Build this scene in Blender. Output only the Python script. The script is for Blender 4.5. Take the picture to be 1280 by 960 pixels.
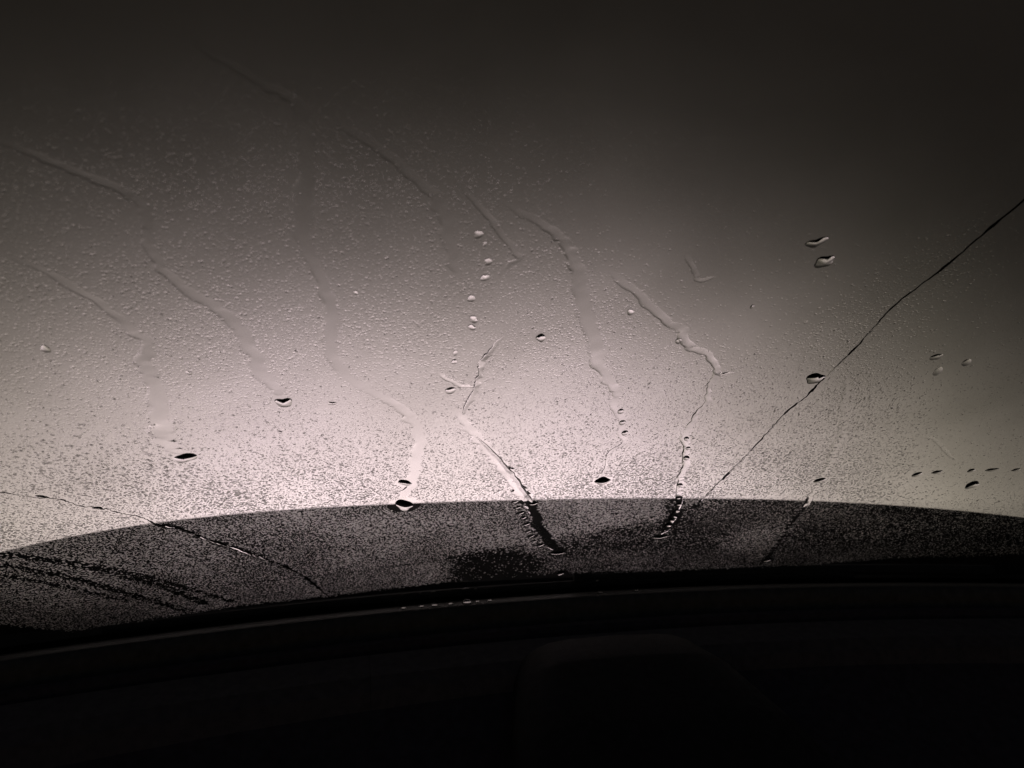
import bpy, math, random
import numpy as np
from mathutils import Vector, Matrix

for o in list(bpy.data.objects):
    bpy.data.objects.remove(o)
scene = bpy.context.scene
col = scene.collection
R = math.radians
random.seed(11)
rng = np.random.default_rng(11)

# ------------------------------------------------------------------ camera
FPX = 960.0                       # focal length in pixels of the 1280 x 960 photograph
CAM = np.array([-0.40, 0.0, 1.25])
YAW, PITCH, ROLL = 12.0, 0.0, 0.4
cam_d = bpy.data.cameras.new('camera')
cam_d.sensor_width = 36.0
cam_d.lens = 36.0 * FPX / 1280.0
cam_d.clip_start = 0.02
cam_d.clip_end = 500.0
cam_d.dof.use_dof = True
cam_d.dof.focus_distance = 0.74
cam_d.dof.aperture_fstop = cam_d.lens / 3.1      # a phone lens: 3.1 mm opening
cam = bpy.data.objects.new('camera', cam_d)
col.objects.link(cam)
cam.matrix_world = (Matrix.Translation(CAM.tolist()) @ Matrix.Rotation(R(-YAW), 4, 'Z')
                    @ Matrix.Rotation(R(90 + PITCH), 4, 'X') @ Matrix.Rotation(R(ROLL), 4, 'Z'))
scene.camera = cam

# ------------------------------------------------------------------ night sky, moon, exposure
w = bpy.data.worlds.new('World')
scene.world = w
w.use_nodes = True
nt = w.node_tree
bg = nt.nodes['Background']
sky = nt.nodes.new('ShaderNodeTexSky')
sky.sky_type = 'NISHITA'
sky.sun_disc = False
sky.sun_elevation = R(-1.0)
sky.sun_rotation = R(200.0)
nt.links.new(sky.outputs['Color'], bg.inputs['Color'])
bg.inputs['Strength'].default_value = 0.075
sd = bpy.data.lights.new('moon', 'SUN')
sd.energy = 0.004
sd.angle = R(0.5)
sd.color = (0.8, 0.88, 1.0)
so = bpy.data.objects.new('moon', sd)
col.objects.link(so)
so.rotation_euler = (R(50), 0, R(20))

scene.view_settings.view_transform = 'Standard'
scene.view_settings.look = 'None'
scene.view_settings.exposure = 0.0
scene.view_settings.gamma = 1.0
scene.view_settings.use_curve_mapping = False
scene.render.engine = 'CYCLES'
cy = scene.cycles
cy.max_bounces = 14
cy.transmission_bounces = 12
cy.transparent_max_bounces = 16
cy.diffuse_bounces = 3
cy.glossy_bounces = 4
cy.caustics_refractive = True
cy.caustics_reflective = False
cy.sample_clamp_indirect = 3.0
cy.use_denoising = True
cy.denoiser = 'OPENIMAGEDENOISE'
cy.denoising_input_passes = 'RGB_ALBEDO_NORMAL'

LAMP_POWER = 105.0
LAMP_COLOR = (1.0, 0.825, 0.86)
WALL_Y = 3.05
BEAM_V1, BEAM_V2, BEAM_H, BEAM_X, BEAM_FLOOR = 1.05, 0.55, 0.31, 0.55, 0.006

# ------------------------------------------------------------------ materials
def mat(name):
    m = bpy.data.materials.new(name)
    m.use_nodes = True
    return m, m.node_tree.nodes, m.node_tree.links, m.node_tree.nodes['Principled BSDF']

def rough_mat(name, c, rough=0.7, spec=0.3, var=0.25, scale=40.0, bump=0.0, coat=0.0):
    m, n, l, b = mat(name)
    tc = n.new('ShaderNodeTexCoord')
    nz = n.new('ShaderNodeTexNoise'); nz.inputs['Scale'].default_value = scale; nz.inputs['Detail'].default_value = 6
    l.new(tc.outputs['Object'], nz.inputs['Vector'])
    r = n.new('ShaderNodeValToRGB')
    r.color_ramp.elements[0].color = tuple(v * (1 - var) for v in c) + (1,)
    r.color_ramp.elements[1].color = tuple(min(1, v * (1 + var)) for v in c) + (1,)
    r.color_ramp.elements[0].position = 0.3; r.color_ramp.elements[1].position = 0.7
    l.new(nz.outputs['Fac'], r.inputs['Fac']); l.new(r.outputs['Color'], b.inputs['Base Color'])
    b.inputs['Roughness'].default_value = rough
    b.inputs['Specular IOR Level'].default_value = spec
    if bump:
        bp = n.new('ShaderNodeBump'); bp.inputs['Strength'].default_value = bump; bp.inputs['Distance'].default_value = 0.002
        nz2 = n.new('ShaderNodeTexNoise'); nz2.inputs['Scale'].default_value = scale * 12; nz2.inputs['Detail'].default_value = 4
        l.new(tc.outputs['Object'], nz2.inputs['Vector'])
        l.new(nz2.outputs['Fac'], bp.inputs['Height']); l.new(bp.outputs['Normal'], b.inputs['Normal'])
    return m

M = {}
M['wall'] = rough_mat('pale_render', (0.58, 0.56, 0.55), 0.92, 0.1, 0.06, 1.6, 0.4)
M['asphalt'] = rough_mat('asphalt', (0.05, 0.05, 0.05), 0.9, 0.2, 0.4, 30, 0.6)
M['paint'] = rough_mat('black_hood_paint', (0.012, 0.012, 0.014), 0.75, 0.06, 0.2, 20)
M['trim'] = rough_mat('black_plastic_trim', (0.02, 0.02, 0.021), 0.6, 0.25, 0.3, 60, 0.3)
M['rubber'] = rough_mat('black_rubber', (0.012, 0.012, 0.012), 0.7, 0.2, 0.2, 80)
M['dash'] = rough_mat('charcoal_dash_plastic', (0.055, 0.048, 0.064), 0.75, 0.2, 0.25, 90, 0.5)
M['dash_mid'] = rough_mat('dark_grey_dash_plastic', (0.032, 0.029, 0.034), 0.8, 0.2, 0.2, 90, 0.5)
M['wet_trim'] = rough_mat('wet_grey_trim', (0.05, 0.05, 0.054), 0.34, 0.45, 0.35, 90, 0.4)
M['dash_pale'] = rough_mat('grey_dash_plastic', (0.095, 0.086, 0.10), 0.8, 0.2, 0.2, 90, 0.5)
M['frit'] = rough_mat('black_ceramic_band', (0.008, 0.008, 0.008), 0.6, 0.15, 0.1, 50)
M['crack_shade'] = rough_mat('painted_crack_shade', (0.012, 0.011, 0.01), 0.9, 0.05, 0.3, 200)  # near-black colour painted for the dark look of light bent in a crack
M['chrome'] = rough_mat('headlight_reflector', (0.7, 0.7, 0.7), 0.15, 0.8, 0.05, 20)

def clear_mat(name, ior, c=(1, 1, 1), node='ShaderNodeBsdfGlass', rough=0.0):
    m, n, l, b = mat(name)
    n.remove(b)
    g = n.new(node)
    g.inputs['IOR'].default_value = ior; g.inputs['Roughness'].default_value = rough
    tc = n.new('ShaderNodeTexCoord'); nz = n.new('ShaderNodeTexNoise'); nz.inputs['Scale'].default_value = 30
    l.new(tc.outputs['Object'], nz.inputs['Vector'])
    mx = n.new('ShaderNodeMix'); mx.data_type = 'RGBA'
    mx.inputs[6].default_value = tuple(0.97 * v for v in c) + (1,); mx.inputs[7].default_value = tuple(c) + (1,)
    l.new(nz.outputs['Fac'], mx.inputs[0]); l.new(mx.outputs[2], g.inputs['Color'])
    l.new(g.outputs[0], n['Material Output'].inputs['Surface'])
    return m
M['water'] = clear_mat('water_film', 1.333, node='ShaderNodeBsdfRefraction')
M['dew'] = clear_mat('dew_water', 1.333, node='ShaderNodeBsdfRefraction', rough=0.44)
M['dew_fine'] = clear_mat('clear_dew_water', 1.333, node='ShaderNodeBsdfRefraction', rough=0.15)
M['bead'] = clear_mat('water_bead', 1.333)
M['crack'] = clear_mat('cracked_glass', 1.5, node='ShaderNodeBsdfRefraction')
M['lens'] = clear_mat('headlight_lens', 1.2)

m, n, l, b = mat('windshield_glass')
n.remove(b)
tr = n.new('ShaderNodeBsdfTransparent'); gl = n.new('ShaderNodeBsdfGlossy'); gl.inputs['Roughness'].default_value = 0.02
tc = n.new('ShaderNodeTexCoord'); nz = n.new('ShaderNodeTexNoise'); nz.inputs['Scale'].default_value = 6; nz.inputs['Detail'].default_value = 5; nz.inputs['Distortion'].default_value = 0.8
l.new(tc.outputs['Object'], nz.inputs['Vector'])
cr = n.new('ShaderNodeValToRGB'); cr.color_ramp.elements[0].position = 0.35; cr.color_ramp.elements[1].position = 0.65; cr.color_ramp.elements[0].color = (0.91, 0.925, 0.91, 1); cr.color_ramp.elements[1].color = (0.97, 0.985, 0.975, 1)
l.new(nz.outputs['Fac'], cr.inputs['Fac']); l.new(cr.outputs['Color'], tr.inputs['Color'])
fr = n.new('ShaderNodeFresnel')
ge = n.new('ShaderNodeNewGeometry'); mi_ = n.new('ShaderNodeMix')      # same reflectance on either side of the thin pane
mi_.inputs[2].default_value = 1.45; mi_.inputs[3].default_value = 1 / 1.45
l.new(ge.outputs['Backfacing'], mi_.inputs[0]); l.new(mi_.outputs[0], fr.inputs['IOR'])
mx = n.new('ShaderNodeMixShader')
l.new(fr.outputs[0], mx.inputs[0]); l.new(tr.outputs[0], mx.inputs[1]); l.new(gl.outputs[0], mx.inputs[2])
l.new(mx.outputs[0], n['Material Output'].inputs['Surface'])
M['glass'] = m

# ------------------------------------------------------------------ helpers
def obj(name, verts, faces, material, parent=None, smooth=True):
    me = bpy.data.meshes.new(name)
    me.from_pydata([tuple(map(float, v)) for v in verts], [], faces)
    me.update()
    if smooth:
        me.polygons.foreach_set('use_smooth', [True] * len(me.polygons))
    for mm in (material if isinstance(material, (list, tuple)) else [material]):
        me.materials.append(mm)
    o = bpy.data.objects.new(name, me)
    col.objects.link(o)
    if parent is not None:
        o.parent = parent
    return o

def tag(o, label=None, cat=None, group=None, kind=None):
    if label: o['label'] = label
    if cat: o['category'] = cat
    if group: o['group'] = group
    if kind: o['kind'] = kind
    return o

def auto_sharp(o, ang=35):
    me = o.data
    import bmesh
    bm = bmesh.new(); bm.from_mesh(me)
    bmesh.ops.recalc_face_normals(bm, faces=bm.faces)
    for e in bm.edges:
        if len(e.link_faces) == 2 and e.calc_face_angle(0) > R(ang):
            e.smooth = False
    bm.to_mesh(me); bm.free()
    return o

def slab(name, x0, x1, y0, y1, z0, z1, material, parent=None, bevel=0.0):
    import bmesh
    bm = bmesh.new()
    bmesh.ops.create_cube(bm, size=1)
    for v in bm.verts:
        v.co = ((x0 + x1) / 2 + v.co.x * (x1 - x0), (y0 + y1) / 2 + v.co.y * (y1 - y0), (z0 + z1) / 2 + v.co.z * (z1 - z0))
    if bevel:
        bmesh.ops.bevel(bm, geom=bm.edges[:], offset=bevel, segments=2, affect='EDGES')
    me = bpy.data.meshes.new(name); bm.to_mesh(me); bm.free()
    me.materials.append(material)
    o = bpy.data.objects.new(name, me); col.objects.link(o)
    if parent is not None: o.parent = parent
    return o

def loft(name, rows, material, parent=None, close=False, caps=False, sharp=35):
    """rows: list of equal-length point lists"""
    nr, nc = len(rows), len(rows[0])
    vs = [p for r in rows for p in r]
    fs = []
    for i in range(nr - 1):
        for j in range(nc if close else nc - 1):
            a, b_ = i * nc + j, i * nc + (j + 1) % nc
            fs.append((a, b_, b_ + nc, a + nc))
    if caps:
        fs.append(tuple(range(nc))); fs.append(tuple((nr - 1) * nc + j for j in reversed(range(nc))))
    return auto_sharp(obj(name, vs, fs, material, parent), sharp)

# ------------------------------------------------------------------ windshield surface: u across the car, v up the glass (metres)
TH = R(32.0)
YB, ZB, KC, UC = 1.133, 0.933, 0.20, 0.03
CT, ST = math.cos(TH), math.sin(TH)
def S(u, v, h=0.0):
    """point on the inner face of the windshield, h metres into the cabin"""
    u = np.asarray(u, float); v = np.asarray(v, float); h = np.asarray(h, float)
    n = frame(u)[2]
    p = np.stack([u, YB - KC * (u - UC) ** 2 - CT * v, ZB + ST * v], -1)
    return p + n * h[..., None]
def frame(u):
    u = np.asarray(u, float)
    one, zero = np.ones_like(u), np.zeros_like(u)
    tu = np.stack([one, -2 * KC * (u - UC), zero], -1); tu /= np.linalg.norm(tu, axis=-1, keepdims=True)
    tv = np.stack([zero, -CT * one, ST * one], -1)
    nn = np.cross(tv, tu)
    nn /= np.linalg.norm(nn, axis=-1, keepdims=True)
    nn *= np.where(nn[..., 1:2] > 0, -1, 1)
    return tu, tv, nn
CR = np.array(cam.matrix_world.to_3x3())
def at(px, py):
    """where the line of sight of a photo point meets the glass: (u, v)"""
    px = np.asarray(px, float); py = np.asarray(py, float)
    d = np.stack([(px - 640) / FPX, -(py - 480) / FPX, -np.ones_like(px)], -1) @ CR.T
    # ZB + ST v = oz + t dz ; oy + t dy = YB - KC (ox + t dx - UC)^2 - CT v
    a0 = CAM[0] - UC
    k = CT / ST
    A = KC * d[..., 0] ** 2
    B = d[..., 1] + 2 * KC * a0 * d[..., 0] + k * d[..., 2]
    C = CAM[1] - YB + KC * a0 ** 2 + k * (CAM[2] - ZB)
    t = np.where(np.abs(A) < 1e-9, -C / B, (-B + np.sqrt(B * B - 4 * A * C)) / (2 * np.where(np.abs(A) < 1e-9, 1, A)))
    return CAM[0] + t * d[..., 0], (CAM[2] + t * d[..., 2] - ZB) / ST, t     # t is the depth along the view axis

# ------------------------------------------------------------------ setting: ground and wall
g = obj('ground', [(-60, -60, 0), (60, -60, 0), (60, 60, 0), (-60, 60, 0)], [(0, 1, 2, 3)], M['asphalt'])
tag(g, kind='structure')
wall = bpy.data.objects.new('rendered_wall', None); col.objects.link(wall); wall.location = (0, WALL_Y, 0)
tag(wall, 'pale rendered wall lit by headlights in front of the hood', 'wall')
def wall_box(name, x0, x1, y0, y1, z0, z1, m_, bevel=0.0):
    return slab(name, x0, x1, y0, y1, z0, z1, m_, wall, bevel)
wall_box('wall_face', -9, 9, 0, 0.25, 0.0, 4.6, M['wall'])
wall_box('coping', -9.05, 9.05, -0.05, 0.3, 4.6, 4.7, M['asphalt'], 0.01)

# ------------------------------------------------------------------ the car
car = bpy.data.objects.new('car', None); col.objects.link(car)
tag(car, 'dark parked car seen from its driver seat through a wet windshield', 'car')

# windshield pane, 5 mm thick
us = np.linspace(-0.86, 0.90, 60); vs_ = np.linspace(-0.03, 0.98, 36)
def pane(name, u_, v_, h0, h1, material, parent):
    U, V = np.meshgrid(u_, v_)
    a = S(U, V, np.full_like(U, h0)).reshape(-1, 3); b_ = S(U, V, np.full_like(U, h1)).reshape(-1, 3)
    nu, nv = len(u_), len(v_); N = nu * nv; fs = []
    for i in range(nv - 1):
        for j in range(nu - 1):
            q = (i * nu + j, i * nu + j + 1, (i + 1) * nu + j + 1, (i + 1) * nu + j)
            fs.append(q); fs.append(tuple(k + N for k in reversed(q)))
    ring = [j for j in range(nu)] + [i * nu + nu - 1 for i in range(1, nv)] + [(nv - 1) * nu + j for j in range(nu - 2, -1, -1)] + [i * nu for i in range(nv - 2, 0, -1)]
    for k in range(len(ring)):
        p, q = ring[k], ring[(k + 1) % len(ring)]
        fs.append((q, p, p + N, q + N))
    return auto_sharp(obj(name, np.concatenate([a, b_]), fs, material, parent), 40)
windshield = pane('windshield', us, vs_, -0.005, 0.0, M['glass'], car)
pane('black_band', np.linspace(-0.86, 0.9, 60), np.array([-0.03, -0.01, 0.0005]), -0.0058, -0.0055, M['frit'], windshield)

# hood: a crowned panel, rounded in plan, that rolls down over the nose and the fenders
HA = np.linspace(-0.985, 0.985, 81) * math.pi / 2
def rim(a, grow=0.0):
    return (0.95 + grow) * math.sin(a), 1.0 + (1.0 + grow) * math.cos(a)
def rim_z(x):
    return 0.945 + 0.052 * min(1.0, abs(x) / 0.92) ** 2
rows = []
for f in np.linspace(0.16, 1.0, 26):
    row = []
    for a in HA:
        x, y = rim(a)
        yb = 1.238 - 0.17 * x * x
        yy = min(yb, y) + (y - min(yb, y)) * (f - 0.16) / 0.84
        row.append((x, yy, rim_z(x) - 0.014 * (1 - (f - 0.16) / 0.84) ** 2 + 0.004 * math.sin(math.pi * (f - 0.16) / 0.84) * (1 - abs(x)) - 0.004))
    rows.append(row)
rows.insert(0, [(p[0], p[1] + 0.004, p[2] - 0.03) for p in rows[0]])
for g_, dz in ((0.012, 0.003), (0.03, 0.012), (0.045, 0.03), (0.055, 0.06)):
    rows.append([(*rim(a, g_), rim_z(rim(a)[0]) - 0.004 - dz) for a in HA])
loft('hood', rows, M['paint'], car, sharp=60)
for s in (-1, 1):
    rows = []
    for a in np.linspace(0.42, 0.985, 24) * math.pi / 2 * s:
        zt = rim_z(rim(a)[0]) - 0.07
        rows.append([(*rim(a, g_), z_) for g_, z_ in ((0.056, zt), (0.068, zt - 0.02), (0.075, zt - 0.1), (0.07, 0.6), (0.05, 0.4))])
    loft('fender', rows, M['paint'], car, sharp=50)
loft('grille_panel', [[(*rim(a, g_), z_) for a in np.linspace(-0.42, 0.42, 24) * math.pi / 2] for g_, z_ in ((0.056, 0.875), (0.066, 0.85), (0.07, 0.6), (0.05, 0.4))], M['trim'], car)
# cowl panel between hood and glass
rows = []
for dy, dz in ((0.10, -0.005), (0.075, 0.0), (0.07, 0.004), (0.02, -0.004), (0.018, -0.02), (-0.02, -0.03)):
    rows.append([(x, 1.138 - 0.19 * x * x + dy, 0.925 + dz) for x in np.linspace(-0.9, 0.9, 41)])
loft('cowl_panel', rows, M['trim'], car, sharp=30)
# wiper: arm with blade parked along the foot of the glass, outside
wiper = bpy.data.objects.new('wiper', None); col.objects.link(wiper); wiper.parent = car
def along(u0, u1, v0, v1, h, r0, r1, name, material, n=40):
    rows = []
    for t in np.linspace(0, 1, n):
        u, v = u0 + (u1 - u0) * t, v0 + (v1 - v0) * t
        r_ = r0 + (r1 - r0) * t
        c = S(u, v, h); e1, e2, nn = frame(u)
        rows.append([tuple(c + (e2 * math.cos(a) * r_ * 0.8 + nn * math.sin(a) * r_)) for a in np.linspace(0, 2 * math.pi, 9)[:-1]])
    return loft(name, rows, material, wiper, close=True, caps=True)
along(-0.70, 0.42, -0.030, -0.024, -0.018, 0.007, 0.007, 'blade', M['rubber'])
along(-0.05, 0.66, -0.022, -0.034, -0.030, 0.007, 0.010, 'arm', M['trim'])
# headlights on the nose
lamps = []
for s in (-1, 1):
    h = bpy.data.objects.new('headlight', None); col.objects.link(h); h.parent = car; h.location = (0.64 * s, 1.86, 0.72)
    ring = lambda r_, y: [(r_ * math.cos(a) * 1.35, y, r_ * math.sin(a)) for a in np.linspace(0, 2 * math.pi, 25)[:-1]]
    loft('reflector', [ring(0.02, -0.02), ring(0.05, 0.0), ring(0.075, 0.04)], M['chrome'], h, close=True)
    loft('bezel', [ring(0.075, 0.038), ring(0.088, 0.04), ring(0.088, -0.02)], M['trim'], h, close=True)
    ld = bpy.data.lights.new('headlight_beam', 'SPOT')
    ld.energy = LAMP_POWER * (1.04 if s > 0 else 0.98); ld.color = LAMP_COLOR
    ld.spot_size = R(176); ld.spot_blend = 0.15; ld.shadow_soft_size = 0.04
    # beam pattern of the headlight: wide to the sides, fading upwards
    ld.use_nodes = True
    n, l = ld.node_tree.nodes, ld.node_tree.links
    em = n['Emission']
    ge = n.new('ShaderNodeNewGeometry'); sx_ = n.new('ShaderNodeSeparateXYZ'); l.new(ge.outputs['Incoming'], sx_.inputs[0])
    def mth(op, a, b_=None):
        k = n.new('ShaderNodeMath'); k.operation = op
        for i, q_ in enumerate((a, b_)):
            if q_ is None: continue
            if isinstance(q_, (int, float)): k.inputs[i].default_value = q_
            else: l.new(q_, k.inputs[i])
        return k.outputs[0]
    fwd = mth('MAXIMUM', mth('ABSOLUTE', sx_.outputs['Y']), 0.08)
    q_ = mth('DIVIDE', mth('ABSOLUTE', sx_.outputs['Z']), fwd)
    p_ = mth('DIVIDE', sx_.outputs['X'], fwd)
    vert = mth('EXPONENT', mth('MULTIPLY', mth('ADD', mth('MULTIPLY', q_, BEAM_V1), mth('ADD', mth('MULTIPLY', mth('MULTIPLY', q_, q_), BEAM_V2), mth('MULTIPLY', mth('MULTIPLY', q_, mth('ABSOLUTE', p_)), BEAM_X * (1.0 if s > 0 else 0.38)))), -1.0))
    hori = mth('POWER', mth('ADD', mth('MULTIPLY', p_, p_), 1.0), BEAM_H)
    l.new(mth('ADD', mth('MULTIPLY', vert, hori), BEAM_FLOOR), em.inputs['Strength'])
    cm = n.new('ShaderNodeMix'); cm.data_type = 'RGBA'          # the rim of the beam is warmer
    cm.inputs[6].default_value = (1.0, 0.96, 1.02, 1); cm.inputs[7].default_value = (1.0, 1.06, 0.85, 1)
    rr_ = mth('SQRT', mth('ADD', mth('MULTIPLY', p_, p_), mth('MULTIPLY', mth('MULTIPLY', q_, q_), 0.5)))
    l.new(mth('MINIMUM', mth('MAXIMUM', mth('MULTIPLY', mth('SUBTRACT', rr_, 0.25), 0.8), 0.0), 1.0), cm.inputs[0]); l.new(cm.outputs[2], em.inputs['Color'])
    lo = bpy.data.objects.new('headlight_beam', ld); col.objects.link(lo); lo.parent = h
    lo.location = (0, 0.06, 0); lo.rotation_euler = (R(90 - 3), 0, 0)

# dashboard, stepped ridges that follow the foot of the glass
dash = bpy.data.objects.new('dashboard', None); col.objects.link(dash); dash.parent = car
def dash_strip(name, prof, material, k=0.19, x0=-0.86, x1=0.9, sharp=25):
    rows = [[(x, 1.128 - k * (x - UC) ** 2 - d, z) for x in np.linspace(x0, x1, 49)] for d, z in prof]
    return loft(name, rows, material, dash, sharp=sharp)
dash_strip('defroster_lip', [(-0.004, 0.925), (0.0, 0.931), (0.003, 0.9332), (0.026, 0.9326), (0.030, 0.930), (0.033, 0.915), (0.036, 0.895)], M['wet_trim'], 0.20, sharp=60)
dash_strip('defroster_slot', [(0.034, 0.897), (0.068, 0.897)], M['rubber'])
dash_strip('rear_ridge', [(0.065, 0.893), (0.066, 0.908), (0.072, 0.911), (0.084, 0.910), (0.088, 0.904), (0.089, 0.88)], M['dash'], 0.185)
dash_strip('groove', [(0.088, 0.885), (0.105, 0.885)], M['rubber'], 0.18)
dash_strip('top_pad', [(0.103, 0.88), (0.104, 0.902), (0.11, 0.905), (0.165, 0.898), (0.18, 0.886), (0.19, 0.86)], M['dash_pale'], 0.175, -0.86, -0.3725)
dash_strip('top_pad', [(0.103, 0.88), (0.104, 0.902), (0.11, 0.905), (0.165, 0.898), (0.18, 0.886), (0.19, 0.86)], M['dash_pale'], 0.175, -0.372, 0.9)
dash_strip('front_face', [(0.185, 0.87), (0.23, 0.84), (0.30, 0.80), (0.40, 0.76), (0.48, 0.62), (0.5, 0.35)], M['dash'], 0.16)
# rounded hump in the middle of the dashboard
rows = []
for i, (d, w_, hgt) in enumerate(((0.0, 0.10, 0.0), (0.005, 0.12, 0.02), (0.03, 0.135, 0.032), (0.10, 0.15, 0.03), (0.2, 0.17, 0.0), (0.3, 0.19, -0.05))):
    row = []
    for a in np.linspace(0, math.pi, 17):
        cx = math.copysign(abs(math.cos(a)) ** 0.5, math.cos(a)); sz = math.sin(a) ** 0.6
        row.append((-0.06 + cx * w_, 0.985 - d, 0.83 + (0.06 + hgt) * sz))
    rows.append(row)
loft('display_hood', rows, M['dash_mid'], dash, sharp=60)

# ------------------------------------------------------------------ water trails on the glass
def smooth_path(pts, n_per=14):
    P = np.array(pts, float); out = []
    Q = np.vstack([2 * P[0] - P[1], P, 2 * P[-1] - P[-2]])
    for i in range(1, len(Q) - 2):
        p0, p1, p2, p3 = Q[i - 1:i + 3]
        for t in np.linspace(0, 1, n_per, endpoint=False):
            out.append(0.5 * ((2 * p1) + (p2 - p0) * t + (2 * p0 - 5 * p1 + 4 * p2 - p3) * t ** 2 + (3 * p1 - p0 - 3 * p2 + p3) * t ** 3))
    out.append(P[-1])
    return np.array(out)

CLEAR = []       # (uv points, radius) swept clean of dew
def uv_path(pts):
    """pts: (px, py, width px) -> uv, width in metres"""
    P = smooth_path(pts)
    u, v, t = at(P[:, 0], P[:, 1])
    return u, v, P[:, 2] * t / FPX

def noise1(n, step, amp):
    k = max(2, int(n / step) + 2)
    return np.interp(np.linspace(0, k - 1, n), np.arange(k), rng.normal(0, amp, k))

def trail(label, pts, height=0.0003, pw=4.0, wob=0.16, clear=1.05, hwob=0.45, lopsided=0.85, group='water trails'):
    u, v, wd = uv_path(pts)
    n = len(u)
    wan = noise1(n, 4, 0.10) + noise1(n, 2, 0.05)
    u = u + wan * wd; v = v + noise1(n, 3, 0.05) * wd
    wl = wd * np.clip(1 + noise1(n, 3, wob) + noise1(n, 1.5, wob * 0.6), 0.4, 1.7); wr = wd * np.clip(1 + noise1(n, 3, wob) + noise1(n, 1.5, wob * 0.6), 0.4, 1.7)
    height = height * float(np.interp(np.mean([p_[1] for p_ in pts]), [200, 330, 450, 520], [0.55, 0.62, 0.85, 1.0]))
    wd = wd * np.interp(v, [0.30, 0.45], [1.0, 0.72])
    hh = height * np.clip(1 + noise1(n, 7, hwob) + noise1(n, 2, hwob * 0.18), 0.15, 2.4)
    tx = np.gradient(u); ty = np.gradient(v); L = np.hypot(tx, ty) + 1e-12
    nx, ny = ty / L, -tx / L
    end = np.minimum(np.arange(n), np.arange(n)[::-1]) / 5.0
    ef = np.clip(end, 0, 1) ** 0.5
    hh = hh * np.clip(np.arange(n) / (0.12 * n + 4), 0.15, 1)
    ss = np.linspace(-1, 1, 13)
    rows_t, rows_b = [], []
    for s in ss:
        wv = np.where(s < 0, wl, wr) * 0.5 * (0.25 + 0.75 * ef)
        uu, vv = u + nx * wv * s, v + ny * wv * s
        a = abs(s)
        k = ((s if lopsided > 0 else -s) + 1) / 2
        lop = 1.45 * k ** 0.9 * (1 - k ** 7)                 # heavy on the lower side, thinning out on the other
        prof = (1 - a ** pw) * (1 - abs(lopsided)) + lop * abs(lopsided)
        rows_t.append(S(uu, vv, 0.00012 + hh * ef * prof))
        rows_b.append(S(uu, vv, np.full(n, 0.0001)))
    nc = len(ss)
    T = np.stack(rows_t, 1).reshape(-1, 3); Bm = np.stack(rows_b, 1).reshape(-1, 3); N = n * nc
    fs = []
    for i in range(n - 1):
        for j in range(nc - 1):
            q = (i * nc + j, i * nc + j + 1, (i + 1) * nc + j + 1, (i + 1) * nc + j)
            fs.append(q); fs.append(tuple(k + N for k in reversed(q)))
        for j in (0, nc - 1):
            a, b_ = i * nc + j, (i + 1) * nc + j
            fs.append((a, b_, b_ + N, a + N) if j == 0 else (b_, a, a + N, b_ + N))
    for i in (0, n - 1):
        for j in range(nc - 1):
            a, b_ = i * nc + j, i * nc + j + 1
            fs.append((b_, a, a + N, b_ + N) if i == 0 else (a, b_, b_ + N, a + N))
    o = auto_sharp(obj('water_trail', np.concatenate([T, Bm]), fs, M['water']), 60)
    tag(o, label, 'water trail', group)
    if clear: CLEAR.append((np.stack([u, v], 1), wd * 0.5 * clear))
    return o

def drop_mesh(name, px, py, wpx, hpx, rot=0.0, ca=45.0, irr=0.08, sag=0.0, material=None, uv=None, seg=28, rings=8, pw=1.0):
    """one drop: outline wpx wide and hpx high as seen from the seat; ca = contact angle"""
    u, v, t = (at(px, py) if uv is None else uv)
    u, v, t = float(u), float(v), float(t)
    e1, e2, nn = frame(u)
    # foreshortening of the glass's up direction at this point
    d = S(u, v) - CAM; dl = np.linalg.norm(d); d = d / dl
    g_ = max(0.25, abs(float(d @ nn)))
    a = wpx * t / FPX / 2; b_ = hpx * t / FPX / 2 / g_
    c, s_ = math.cos(rot), math.sin(rot)
    rm = math.sqrt(a * b_)
    H = min(a, b_) * math.tan(R(ca) / 2) * 1.15
    ph = np.linspace(0, 2 * math.pi, seg, endpoint=False)
    q = [rng.normal(0, irr / k) for k in (2, 3, 4, 5)]; o_ = rng.uniform(0, 6.28, 4)
    rr = 1 + sum(q[k] * np.cos((k + 2) * ph + o_[k]) for k in range(4))
    vs, fs = [], []
    for i in range(rings):
        f = 1 - i / rings
        hgt = H * (1 - f ** 2) ** pw
        lx = a * rr * f * np.cos(ph); ly = b_ * rr * f * np.sin(ph) - sag * b_ * (1 - f * f)
        x, y = lx * c - ly * s_, lx * s_ + ly * c
        vs.append(S(u + x, v + y, np.full(seg, 0.00015 + hgt)))
    vs.append(S(np.array([u]), np.array([v - sag * b_]), np.array([0.00015 + H])))
    lx = a * rr * np.cos(ph); ly = b_ * rr * np.sin(ph)
    vs.append(S(u + lx * c - ly * s_, v + lx * s_ + ly * c, np.full(seg, 0.00012)))
    V = np.concatenate(vs)
    for i in range(rings - 1):
        for j in range(seg):
            k = (j + 1) % seg
            fs.append((i * seg + j, i * seg + k, (i + 1) * seg + k, (i + 1) * seg + j))
    ap = rings * seg
    for j in range(seg): fs.append(((rings - 1) * seg + j, (rings - 1) * seg + (j + 1) % seg, ap))
    b0 = ap + 1
    for j in range(seg): fs.append((b0 + j, b0 + (j + 1) % seg, (j + 1) % seg, j))
    fs.append(tuple(b0 + j for j in reversed(range(seg))))
    cen = S(u, v)
    o = obj(name, V - cen, fs, material or M['water'])
    o.location = cen.tolist()
    auto_sharp(o, 70)
    CLEAR.append((np.array([[u, v]]), np.array([max(a, b_) * 1.15])))
    return o

def bead(parent, px, py, w_, h_, rot=0.0, ca=50):
    ca = ca * 0.5
    o = drop_mesh('bead', px, py, w_, h_, rot, ca, seg=14, rings=5)
    o.parent = parent
    return o

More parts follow.
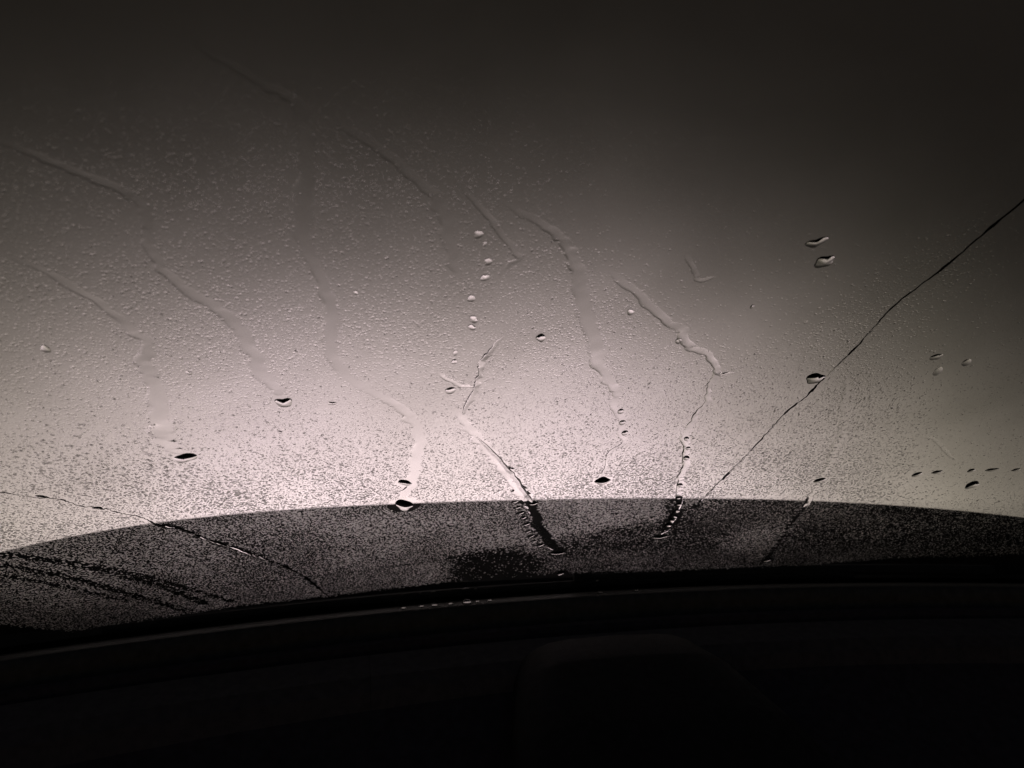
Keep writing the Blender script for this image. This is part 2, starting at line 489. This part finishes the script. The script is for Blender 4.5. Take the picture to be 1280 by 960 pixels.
trail('long faint water trail from the left edge to the upper of the two left drops',
      [(-30, 163, 14), (0, 176, 14), (60, 200, 14), (120, 224, 15), (172, 250, 15), (184, 280, 15), (190, 312, 16), (214, 346, 16), (252, 372, 20), (290, 400, 22),
       (312, 436, 20), (330, 468, 22), (352, 494, 18)], 0.00034)
trail('pale wide water trail ending at the lower left black drop',
      [(12, 320, 13), (70, 345, 14), (120, 378, 15), (165, 410, 17), (186, 432, 18), (180, 455, 20), (194, 482, 22), (200, 520, 25), (206, 548, 26), (228, 567, 18)], 0.0003)
trail('broad clear water trail bending down to the hood edge at left of center',
      [(240, 52, 14), (305, 92, 14), (350, 115, 15), (374, 136, 18), (384, 200, 24), (380, 285, 24), (398, 338, 16), (412, 380, 20), (414, 430, 20), (432, 468, 18), (462, 488, 17),
       (496, 505, 18), (518, 528, 20), (522, 562, 20), (514, 596, 18), (506, 622, 14)], 0.00032)
trail('faint water trail in the upper middle above the bright area',
      [(418, 150, 13), (480, 190, 15), (520, 226, 16), (545, 248, 18), (558, 285, 20), (568, 340, 18)], 0.0003)
trail('short faint water trail right of the column of round drops',
      [(570, 228, 9), (605, 264, 10), (632, 300, 10), (650, 322, 10), (638, 330, 8), (624, 344, 6)], 0.0003)
t6 = trail('long water trail narrowing to a crooked thread above the central black drop',
      [(632, 252, 12), (668, 274, 14), (700, 296, 16), (716, 322, 20), (725, 360, 24), (736, 405, 24), (747, 445, 20), (757, 472, 18), (770, 490, 14), (768, 506, 11),
       (777, 524, 11), (776, 540, 10), (780, 553, 8), (762, 566, 5), (757, 582, 4), (752, 596, 4)], 0.0004, wob=0.2)
t7 = trail('jagged beaded water trail crossing the hood edge right of center',
      [(762, 338, 12), (800, 370, 14), (830, 400, 14), (850, 412, 14), (862, 432, 13), (884, 442, 12), (896, 464, 11), (886, 484, 8), (884, 502, 8), (866, 524, 9),
       (859, 550, 11), (857, 580, 9), (851, 598, 8), (848, 630, 9), (838, 654, 8), (826, 668, 6)], 0.00045, wob=0.22, hwob=0.5)
trail('small water streak branching right from the jagged beaded trail',
      [(893, 466, 7), (903, 467, 6), (918, 465, 4)], 0.0004)
trail('upper right arm of the forked water trail',
      [(630, 420, 6), (612, 440, 8), (603, 454, 8), (598, 472, 9), (594, 488, 9), (578, 518, 10)], 0.00055, pw=2.5, wob=0.25, hwob=0.5)
trail('upper left arm of the forked water trail',
      [(546, 464, 8), (560, 474, 8), (576, 482, 7), (592, 483, 7)], 0.0005, pw=2.5)
t8 = trail('stem of the forked water trail running down to the hood edge',
      [(572, 514, 14), (588, 536, 16), (604, 556, 18), (626, 582, 20), (644, 604, 20), (660, 626, 18)], 0.00045)
trail('slender ridge of water inside the stem of the forked trail',
      [(594, 544, 4), (626, 577, 6), (646, 600, 7), (664, 628, 8)], 0.0005, pw=2.0, lopsided=-0.9)
t9 = trail('dark beaded water trail over the hood below the forked trail',
      [(656, 618, 13), (667, 640, 13), (679, 666, 14), (692, 684, 12), (704, 691, 9)], 0.00018, pw=6)
trail('faint water trail below the crack at right',
      [(1060, 470, 14), (1059, 500, 16), (1054, 540, 16), (1042, 574, 14), (1026, 598, 10)], 0.00015, pw=6, clear=0.6)
trail('dark clear water trail over the hood at right',
      [(1022, 608, 8), (1006, 632, 9), (988, 656, 10), (966, 688, 10), (956, 702, 9)], 0.00015, pw=6, clear=0.7)
trail('small faint water streak left of the paired right drops',
      [(856, 316, 8), (868, 338, 9), (874, 350, 8), (894, 346, 6)], 0.0003)
trail('thin water streak at the right above the dashed crack',
      [(1150, 546, 6), (1165, 548, 5), (1180, 562, 5), (1196, 576, 4)], 0.0001)

# beads strung along trails
for k, (x, y) in enumerate([(650, 627), (653, 634), (657, 641), (660, 647), (664, 655), (666, 664), (670, 670), (674, 676), (682, 681)]):
    bead(t9, x - 5, y, random.uniform(4, 6), random.uniform(3, 4), -0.4, 36)
bead(t9, 697, 691, 20, 3.5, 0.0, 55); bead(t9, 667, 629, 12, 4, 0.3, 55)
for x, y in [(850, 606), (848, 622), (849, 630), (847, 638), (844, 645), (840, 650), (836, 656), (858, 548), (860, 560), (858, 572)]:
    bead(t7, x, y, random.uniform(5, 8), random.uniform(4, 6), 0.5, 55)
for x, y in [(778, 528), (781, 541), (776, 514)]:
    bead(t6, x, y, 9, 6, 0.3, 45)

# ------------------------------------------------------------------ single large drops
DR = [  # px, py, w, h, rot, contact angle, sag, label
 (232, 572, 26, 11, 0.00, 50, 0.15, 'wide black-topped water drop at the foot of the pale left trail'),
 (355, 503, 20, 12, 0.00, 62, 0.10, 'oval black-topped water drop at the foot of the upper left trail'),
 (506, 603, 13, 9, 0.75, 62, 0.0, 'small slanted dark water drop just above the hood edge'),
 (505, 631, 20, 14, 0.35, 62, 0.1, 'dark water drop straddling the hood edge left of center'),
 (563, 488, 13, 9, -0.15, 60, 0.1, 'small dark-topped water drop beside the forked trail'),
 (676, 422, 12, 10, 0.3, 62, 0.1, 'lone small black water drop in the middle of the glass'),
 (753, 601, 20, 9, 0.25, 62, 0.1, 'slanted black water drop below the crooked thread in the center'),
 (1019, 473, 24, 12, 0.15, 60, 0.0, 'oval water drop resting against the long right crack'),
 (1020, 303, 22, 11, 0.35, 60, 0.0, 'upper of the two paired water drops at right'),
 (1030, 327, 25, 13, 0.25, 60, 0.0, 'lower of the two paired water drops at right'),
 (1024, 600, 13, 5, 0.2, 60, 0.0, 'thin dark water drop at the foot of the faint right trail'),
 (1146, 593, 12, 5, 0.15, 60, 0.0, 'leftmost thin drop of the dashed line at far right'),
 (1171, 590, 12, 4, 0.3, 60, 0.0, 'second thin drop from the left of the dashed line at far right'),
 (1215, 606, 16, 8, 0.35, 62, 0.0, 'dark slanted drop hanging below the dashed line at far right'),
 (1214, 588, 10, 3.5, 0.1, 58, 0.0, 'third thin drop from the left of the dashed line at far right'),
 (1240, 587, 15, 3.5, 0.1, 58, 0.0, 'fourth thin drop from the left of the dashed line at far right'),
 (1270, 587, 10, 3, 0.1, 58, 0.0, 'last thin drop of the dashed line beside the right edge'),
 (1170, 446, 14, 7, 0.1, 58, 0.0, 'topmost dim dark drop in the far right cluster'),
 (1172, 464, 11, 9, 0.3, 52, 0.0, 'lower left dim drop in the far right cluster'),
 (1208, 453, 12, 7, 0.3, 52, 0.0, 'right-hand dim drop in the far right cluster'),
 (598, 293, 12, 9, 0.0, 45, 0.1, 'topmost round drop of the column in the middle'),
 (606, 305, 6, 5, 0.0, 45, 0.1, 'tiny round drop just under the top of the column'),
 (610, 327, 11, 8, 0.0, 45, 0.1, 'third round drop from the top of the column'),
 (606, 347, 12, 8, 0.0, 45, 0.1, 'fourth round drop from the top of the column'),
 (589, 373, 11, 8, 0.0, 45, 0.1, 'fifth round drop from the top of the column'),
 (592, 399, 12, 8, 0.0, 45, 0.1, 'second lowest round drop of the column'),
 (590, 409, 10, 7, 0.0, 45, 0.1, 'lowest round drop of the column'),
 (788, 390, 10, 7, 0.2, 45, 0.1, 'small bright round drop between the two long center trails'),
 (848, 426, 8, 7, 0.3, 45, 0.1, 'tiny round drop left of the jagged beaded trail'),
 (57, 436, 11, 9, 0.1, 42, 0.0, 'dim round drop near the left edge'),
 (415, 504, 9, 5, 0.0, 55, 0.0, 'tiny dark drop right of the oval left drop'),
 (350, 540, 6, 4, 0.0, 58, 0.0, 'speck of a drop below the oval left drop'),
 (236, 466, 7, 5, 0.0, 55, 0.0, 'tiny dark drop between the two left trails'),
 (445, 366, 6, 5, 0.3, 58, 0.0, 'tiny dark drop right of the broad clear trail'),
 (569, 441, 7, 6, 0.0, 45, 0.1, 'upper tiny drop above the forked trail'),
 (568, 452, 8, 6, 0.3, 45, 0.1, 'lower tiny drop above the forked trail'),
 (52, 621, 16, 4, -0.1, 58, 0.0, 'flat dark drop on the crack near the left edge'),
 (122, 635, 12, 4, 0.0, 58, 0.0, 'small flat dark drop midway along the left crack'),
 (825, 671, 18, 4, 0.12, 55, 0.0, 'thin bright dash of water over the hood under the beaded trail'),
 (940, 383, 5, 4, 0.0, 58, 0.0, 'dark speck of a drop left of the long right crack'),
 (959, 700, 8, 4, 0.0, 55, 0.0, 'small bright drop at the foot of the dark right trail'),
 (701, 716, 9, 5, 0.0, 55, 0.0, 'small bright drop under the dark beaded trail'),
]
for x, y, w_, h_, rot, ca, sag, lab in DR:
    tag(drop_mesh('water_drop', x, y, w_, h_, rot, ca * (0.30 if x > 1100 else 0.52 if x > 1000 and y < 400 else 0.41 if y > 455 else 0.74), 0.20, sag), lab, 'water drop', 'large drops on the windshield')

# water beads lying on the trim at the foot of the glass
def trim_bead(px, w_, lab):
    u = float(np.interp(px, [170, 420, 640, 860, 1020], [-0.658, -0.418, -0.161, 0.126, 0.339])); r_ = w_ * 0.00058
    seg, rings = 14, 5
    V, F = [], []
    for i in range(rings):
        a = math.pi / 2 * i / rings
        V += [(r_ * math.cos(a) * 1.15 * math.cos(p_), r_ * 0.8 * math.cos(a) * math.sin(p_), r_ * 0.75 * math.sin(a)) for p_ in np.linspace(0, 2 * math.pi, seg, endpoint=False)]
    V.append((0, 0, r_ * 0.75))
    for i in range(rings - 1):
        F += [(i * seg + j, i * seg + (j + 1) % seg, (i + 1) * seg + (j + 1) % seg, (i + 1) * seg + j) for j in range(seg)]
    F += [((rings - 1) * seg + j, (rings - 1) * seg + (j + 1) % seg, rings * seg) for j in range(seg)]
    F.append(tuple(reversed(range(seg))))
    o = auto_sharp(obj('water_bead', V, F, M['bead']), 70)
    o.location = (u, 1.128 - 0.2 * (u - UC) ** 2 - 0.012, 0.9330)
    tag(o, lab, 'water drop', 'beads on the trim at the foot of the windshield')
for x, w_, lab in ((581, 10, 'largest bright water bead on the trim at the foot of the windshield'),
                   (594, 5, 'tiny water bead just right of the largest one on the trim'),
                   (560, 5, 'tiny water bead just left of the largest one on the trim'),
                   (540, 7, 'water bead second left of the largest one on the trim'),
                   (524, 5, 'water bead third left of the largest one on the trim'),
                   (502, 5, 'leftmost tiny water bead of the row on the trim'),
                   (610, 5, 'tiny water bead second right of the largest one on the trim'),
                   (745, 6, 'lone water bead on the trim right of center'),
                   (790, 5, 'rightmost tiny water bead on the trim')):
    trim_bead(x, w_, lab)

# ------------------------------------------------------------------ cracks in the glass
def crack(label, pts, height, dark, jag):
    P = smooth_path(pts, 10)
    P[1:-1, :2] += rng.normal(0, jag, (len(P) - 2, 2))
    u, v, t = at(P[:, 0], P[:, 1]); wd = P[:, 2] * t / FPX * np.clip(1 + noise1(len(u), 2, 0.3), 0.4, 1.8)
    n = len(u)
    tx = np.gradient(u); ty = np.gradient(v); L = np.hypot(tx, ty) + 1e-12; nx, ny = ty / L, -tx / L
    height = height * float(np.interp(np.mean([p_[1] for p_ in pts]), [200, 330, 450, 520], [0.55, 0.62, 0.85, 1.0]))
    wd = wd * np.interp(v, [0.30, 0.45], [1.0, 0.72])
    hh = height * np.clip(1 + noise1(n, 3, 0.4), 0.4, 2)
    off = noise1(n, 4, 0.35)
    vs = []
    for s, hgt in ((-1, 0.0002), (-0.3, 0.8), (0.3, 0.8), (1, 0.0002), (1, 0), (-1, 0)):
        ss_ = s + (off * 0.5 if abs(s) < 1 else 0)
        vs.append(S(u + nx * wd * 0.5 * ss_, v + ny * wd * 0.5 * ss_, 0.0001 + hh * hgt))
    V = np.stack(vs, 1).reshape(-1, 3)
    fs, mi = [], []
    frac = np.linspace(0, 1, n); seam = noise1(n, 3, 1.0) + 0.8
    for i in range(n - 1):
        dk = any(a <= frac[i] <= b_ for a, b_ in dark)
        for j in range(6):
            k = (j + 1) % 6
            fs.append((i * 6 + j, i * 6 + k, (i + 1) * 6 + k, (i + 1) * 6 + j)); mi.append(1 if dk or (j == 0 and seam[i] > 0) else 0)  # darkness of the fissure is painted on these faces, the rest refracts
    fs.append((0, 1, 2, 3, 4, 5)); fs.append(tuple((n - 1) * 6 + j for j in reversed(range(6)))); mi += [0, 0]
    o = obj('crack', V, fs, [M['crack'], M['crack_shade']], windshield, smooth=False)
    o.data.polygons.foreach_set('material_index', mi)
    import bmesh
    bm = bmesh.new(); bm.from_mesh(o.data); bmesh.ops.recalc_face_normals(bm, faces=bm.faces); bm.to_mesh(o.data); bm.free()
    CLEAR.append((np.stack([u, v], 1), wd * 1.1))
    tag(o, label)
    return o
crack('long diagonal crack in the right half of the windshield',
      [(1300, 234, 6), (1240, 283, 6), (1180, 334, 5.5), (1122, 378, 4.5), (1090, 412, 4), (1064, 440, 3.5), (1030, 472, 4.5), (1008, 495, 4), (985, 513, 4), (960, 540, 4), (930, 572, 3.6), (900, 602, 3.6), (870, 632, 3.4)],
      0.0005, [(0, .30), (.36, .42), (.50, .60), (.62, .68), (.76, .80), (.88, .90)], 0.35)
crack('jagged crack crossing the hood edge at lower left',
      [(-20, 611, 2), (20, 618, 2), (50, 622, 3), (75, 624, 3), (100, 632, 2.5), (130, 636, 3), (150, 641, 2.5), (175, 646, 3), (195, 655, 5), (225, 661, 4.5), (262, 675, 4.5), (300, 687, 4.5), (340, 702, 4), (375, 718, 3), (415, 748, 3)],
      0.0005, [(.2, .23), (.33, .36), (.47, .50), (.56, .58), (.88, 1)], 0.5)

# ------------------------------------------------------------------ fine dew
def poly_mask(U, V, pts):
    P = np.array(pts, float)
    pu, pv, _ = at(P[:, 0], P[:, 1])
    ins = np.zeros(U.shape, bool)
    n = len(pu)
    for i in range(n):
        j = (i - 1) % n
        c = ((pv[i] > V) != (pv[j] > V))
        with np.errstate(divide='ignore', invalid='ignore'):
            c &= U < (pu[j] - pu[i]) * (V - pv[i]) / (pv[j] - pv[i]) + pu[i]
        ins ^= c
    return ins

def seg_dist(U, V, pts):
    """distance to a polyline and the radius at the nearest sample"""
    best = np.full(U.shape, 9.0)
    for (a, b_) in zip(pts[:-1], pts[1:]):
        d = b_ - a; L2 = d @ d + 1e-15
        t = np.clip(((U - a[0]) * d[0] + (V - a[1]) * d[1]) / L2, 0, 1)
        best = np.minimum(best, np.hypot(U - a[0] - t * d[0], V - a[1] - t * d[1]))
    return best

def lattice_noise(U, V, cell, seed):
    r_ = np.random.default_rng(seed); G = r_.random((160, 160))
    x = (U + 1.5) / cell; y = (V + 0.5) / cell
    i, j = np.floor(x).astype(int), np.floor(y).astype(int); fx, fy = x - i, y - j
    fx = fx * fx * (3 - 2 * fx); fy = fy * fy * (3 - 2 * fy)
    g_ = lambda a, b__: G[a % 160, b__ % 160]
    return (g_(i, j) * (1 - fx) + g_(i + 1, j) * fx) * (1 - fy) + (g_(i, j + 1) * (1 - fx) + g_(i + 1, j + 1) * fx) * fy

def lattice(pitch, v0, v1, ramp):
    gu = np.arange(-0.86, 0.90, pitch); gv = np.arange(v0, v1, pitch * 0.87)
    U, V = np.meshgrid(gu, gv)
    U = U + (np.arange(len(gv))[:, None] % 2) * pitch / 2
    U = (U + rng.uniform(-0.42, 0.42, U.shape) * pitch).ravel(); V = (V + rng.uniform(-0.42, 0.42, V.shape) * pitch).ravel()
    k = rng.random(U.shape) < ramp(V)
    return U[k], V[k], np.full(k.sum(), pitch)
Ua, Va, Pa = lattice(0.0021, 0.004, 0.34, lambda v: np.clip((0.34 - v) / 0.12, 0, 1))
Ub, Vb, Pb = lattice(0.00205, 0.20, 0.95, lambda v: np.clip((v - 0.20) / 0.12, 0, 1))
U, V, PT = np.concatenate([Ua, Ub]), np.concatenate([Va, Vb]), np.concatenate([Pa, Pb])
# keep what the seat can see, with a margin for a step to the side
p = S(U, V, np.zeros_like(U)) - CAM
q = p @ CR
sx, sy = q[:, 0] / -q[:, 2], q[:, 1] / -q[:, 2]
keep = (q[:, 2] < -0.05) & (np.abs(sx) < 0.80) & (sy < 0.62) & (sy > -0.40)
U, V, PT = U[keep], V[keep], PT[keep]
dens = np.interp(V, [0.15, 0.50, 0.69, 0.775, 0.84, 0.92], [0.97, 0.97, 0.93, 0.72, 0.42, 0.08])
size = np.interp(V, [0.15, 0.34, 0.60, 0.75, 0.86], [0.70, 0.80, 0.80, 0.62, 0.46])
# dry or wiped areas
def area(pts, d, sz=1.0, soft=0.011):
    k = poly_mask(U + rng.normal(0, soft, U.shape), V + rng.normal(0, soft, V.shape), pts)
    dens[k] = d; size[k] *= sz
area([(600, -200), (560, 150), (640, 240), (720, 300), (775, 345), (860, 410), (900, 462), (960, 440), (1000, 420), (1330, 190), (1400, -200)], 0.12, 0.8, 0.02)
area([(1110, 400), (1130, 560), (1100, 640), (1500, 640), (1500, 150), (1310, 240)], 0.12, 0.75, 0.025)
area([(-300, -300), (-300, 180), (0, 180), (160, 230), (260, 150), (420, 140), (600, 170), (600, -300)], 0.2, 0.8, 0.03)
area([(560, 694), (640, 684), (690, 698), (686, 730), (560, 735)], 0.06)
area([(690, 672), (760, 662), (815, 652), (850, 640), (880, 622), (1500, 640), (1500, 760), (690, 760)], 0.40, 0.85)
area([(880, 628), (1000, 628), (1100, 640), (1100, 656), (870, 664)], 0.75, 0.85)
area([(926, 654), (992, 648), (958, 700), (902, 690)], 0.97, 1.15)
area([(700, 700), (850, 688), (1000, 694), (1100, 686), (1110, 700), (850, 716), (700, 722)], 0.75, 0.85)
area([(395, 640), (470, 634), (540, 700), (440, 735)], 0.99, 1.1)
def stroke(pts, d):
    P = smooth_path(pts, 5)
    pu, pv, t = at(P[:, 0], P[:, 1])
    r_ = float(np.mean(P[:, 2] * t / FPX))
    k = seg_dist(U, V, np.stack([pu, pv], 1)) < r_ * rng.uniform(0.6, 1.3, U.shape)
    dens[k] = np.minimum(dens[k], d)
for pts in ([(-30, 688, 6), (60, 700, 6), (130, 714, 7), (200, 732, 8), (255, 754, 10)],
            [(-30, 702, 5), (60, 716, 6), (110, 728, 7), (180, 748, 8), (235, 764, 9)],
            [(-30, 716, 5), (50, 727, 5), (100, 738, 6), (160, 750, 7)],
            [(90, 703, 4), (160, 715, 5), (230, 734, 6), (290, 752, 6)],
            [(840, 625, 12), (850, 650, 14), (845, 672, 14)]):
    stroke(pts, 0.28)
# the panel line at the rear of the hood stays dry on the glass as a thin arc
stroke([(210, 738, 1.6), (430, 716, 1.6), (560, 698, 1.6), (640, 684, 1.6), (760, 670, 1.4)], 0.25)
# lower limit of the dew
LX = np.array([-200, 0, 90, 180, 300, 420, 560, 700, 850, 1000, 1120, 1300, 1500.])
LY = np.array([775, 781, 790, 776, 758, 745, 728, 718, 714, 708, 698, 694, 690.])
lu, lv, _ = at(LX, LY)
o_ = np.argsort(lu)
vmin = np.interp(U, lu[o_], lv[o_])
dens *= np.clip((V - vmin) / 0.012 + 0.2, 0, 1)
area_n = lattice_noise(U, V, 0.05, 3)
size *= 0.82 + 0.36 * area_n
dens *= 0.9 + 0.1 * lattice_noise(U, V, 0.02, 5)
keep = rng.random(U.shape) < dens
U, V, size, PT = U[keep], V[keep], size[keep], PT[keep]
ok = np.ones(U.shape, bool)
for pts, rad in CLEAR:
    lo_, hi_ = pts.min(0) - rad.max() - 0.004, pts.max(0) + rad.max() + 0.004
    idx = np.where((U > lo_[0]) & (U < hi_[0]) & (V > lo_[1]) & (V < hi_[1]))[0]
    if len(idx) == 0: continue
    step = 1 if len(pts) < 8 else 2
    P_, r_ = pts[::step], rad[::step]
    d = np.full(len(idx), -9.0)
    for k in range(len(P_)):
        d = np.maximum(d, r_[k] + 0.0003 - np.hypot(U[idx] - P_[k, 0], V[idx] - P_[k, 1]))
    if len(pts) > 1:
        pass
    ok[idx[d > 0]] = False
U, V, size, PT = U[ok], V[ok], size[ok], PT[ok]
N = len(U)
rad = PT * 0.5 * size * np.clip(rng.lognormal(-0.05, 0.40, N), 0.35, 1.9)
ca = R(1) * np.clip(rng.normal(0, 1, N) * 3.0 + np.interp(V, [0.15, 0.38, 0.50, 0.62, 0.90], [8.0, 7.0, 9.5, 17.0, 15.5]), 3, 30)
SEG = 5
ph = np.linspace(0, 2 * math.pi, SEG, endpoint=False)
f_r = np.array([1.0, 0.62])
Hh = rad * np.tan(ca / 2)
tu, tv, nn = frame(U)
C0 = S(U, V, np.full(N, 0.00015))
rot = rng.uniform(0, 6.28, N); asp = rng.uniform(0.78, 1.28, N)
jit = 1 + rng.normal(0, 0.09, (N, SEG))
verts = []
cosr, sinr = np.cos(rot), np.sin(rot)
for f in f_r:
    lx = rad[:, None] * f * jit * np.cos(ph) * asp[:, None] ** 0.5; ly = rad[:, None] * f * jit * np.sin(ph) / asp[:, None] ** 0.5
    x = lx * cosr[:, None] - ly * sinr[:, None]; y = lx * sinr[:, None] + ly * cosr[:, None]
    hgt = Hh * (1 - f * f)
    verts.append(C0[:, None, :] + tu[:, None, :] * x[..., None] + tv[:, None, :] * y[..., None] + nn[:, None, :] * hgt[:, None, None])
verts.append((C0 + nn * Hh[:, None])[:, None, :])
verts.append(verts[0] - nn[:, None, :] * 0.00003)           # flat foot, its own vertices
VV = np.concatenate(verts, 1)                                # N x (3*SEG + 1 + SEG) x 3
nvp = VV.shape[1]
tri, quad = [], []
for i in range(1):
    for j in range(SEG):
        k = (j + 1) % SEG
        quad.append((i * SEG + j, i * SEG + k, (i + 1) * SEG + k, (i + 1) * SEG + j))
ap = 2 * SEG
for j in range(SEG): tri.append((SEG + j, SEG + (j + 1) % SEG, ap))
foot = [tuple(ap + 1 + j for j in reversed(range(SEG)))]
# orientation: outward on the cabin side
e = VV[0]
qd = quad[0]; nrm = np.cross(e[qd[1]] - e[qd[0]], e[qd[3]] - e[qd[0]])
if nrm @ nn[0] < 0:
    quad = [t[::-1] for t in quad]; tri = [t[::-1] for t in tri]; foot = [t[::-1] for t in foot]
faces = quad + tri + foot
loops1 = np.array([i for f in faces for i in f]); cnt = np.array([len(f) for f in faces])
loops = (np.arange(N)[:, None] * nvp + loops1[None, :]).ravel().astype(np.int32)
totals = np.tile(cnt, N).astype(np.int32)
starts = np.concatenate([[0], np.cumsum(totals)[:-1]]).astype(np.int32)
me = bpy.data.meshes.new('dew')
me.vertices.add(N * nvp); me.vertices.foreach_set('co', VV.reshape(-1).astype(np.float32))
me.loops.add(len(loops)); me.loops.foreach_set('vertex_index', loops)
me.polygons.add(len(totals)); me.polygons.foreach_set('loop_start', starts)
me.polygons.foreach_set('use_smooth', np.ones(len(totals), bool))
me.update(calc_edges=True); me.validate()
me.materials.append(M['dew']); me.materials.append(M['dew_fine'])
me.polygons.foreach_set('material_index', np.repeat((V + rng.normal(0, 0.05, N) > 0.46).astype(np.int32), len(faces)))
dew = bpy.data.objects.new('dew', me); col.objects.link(dew)
tag(dew, 'fine dew droplets covering most of the windshield', 'dew', kind='stuff')
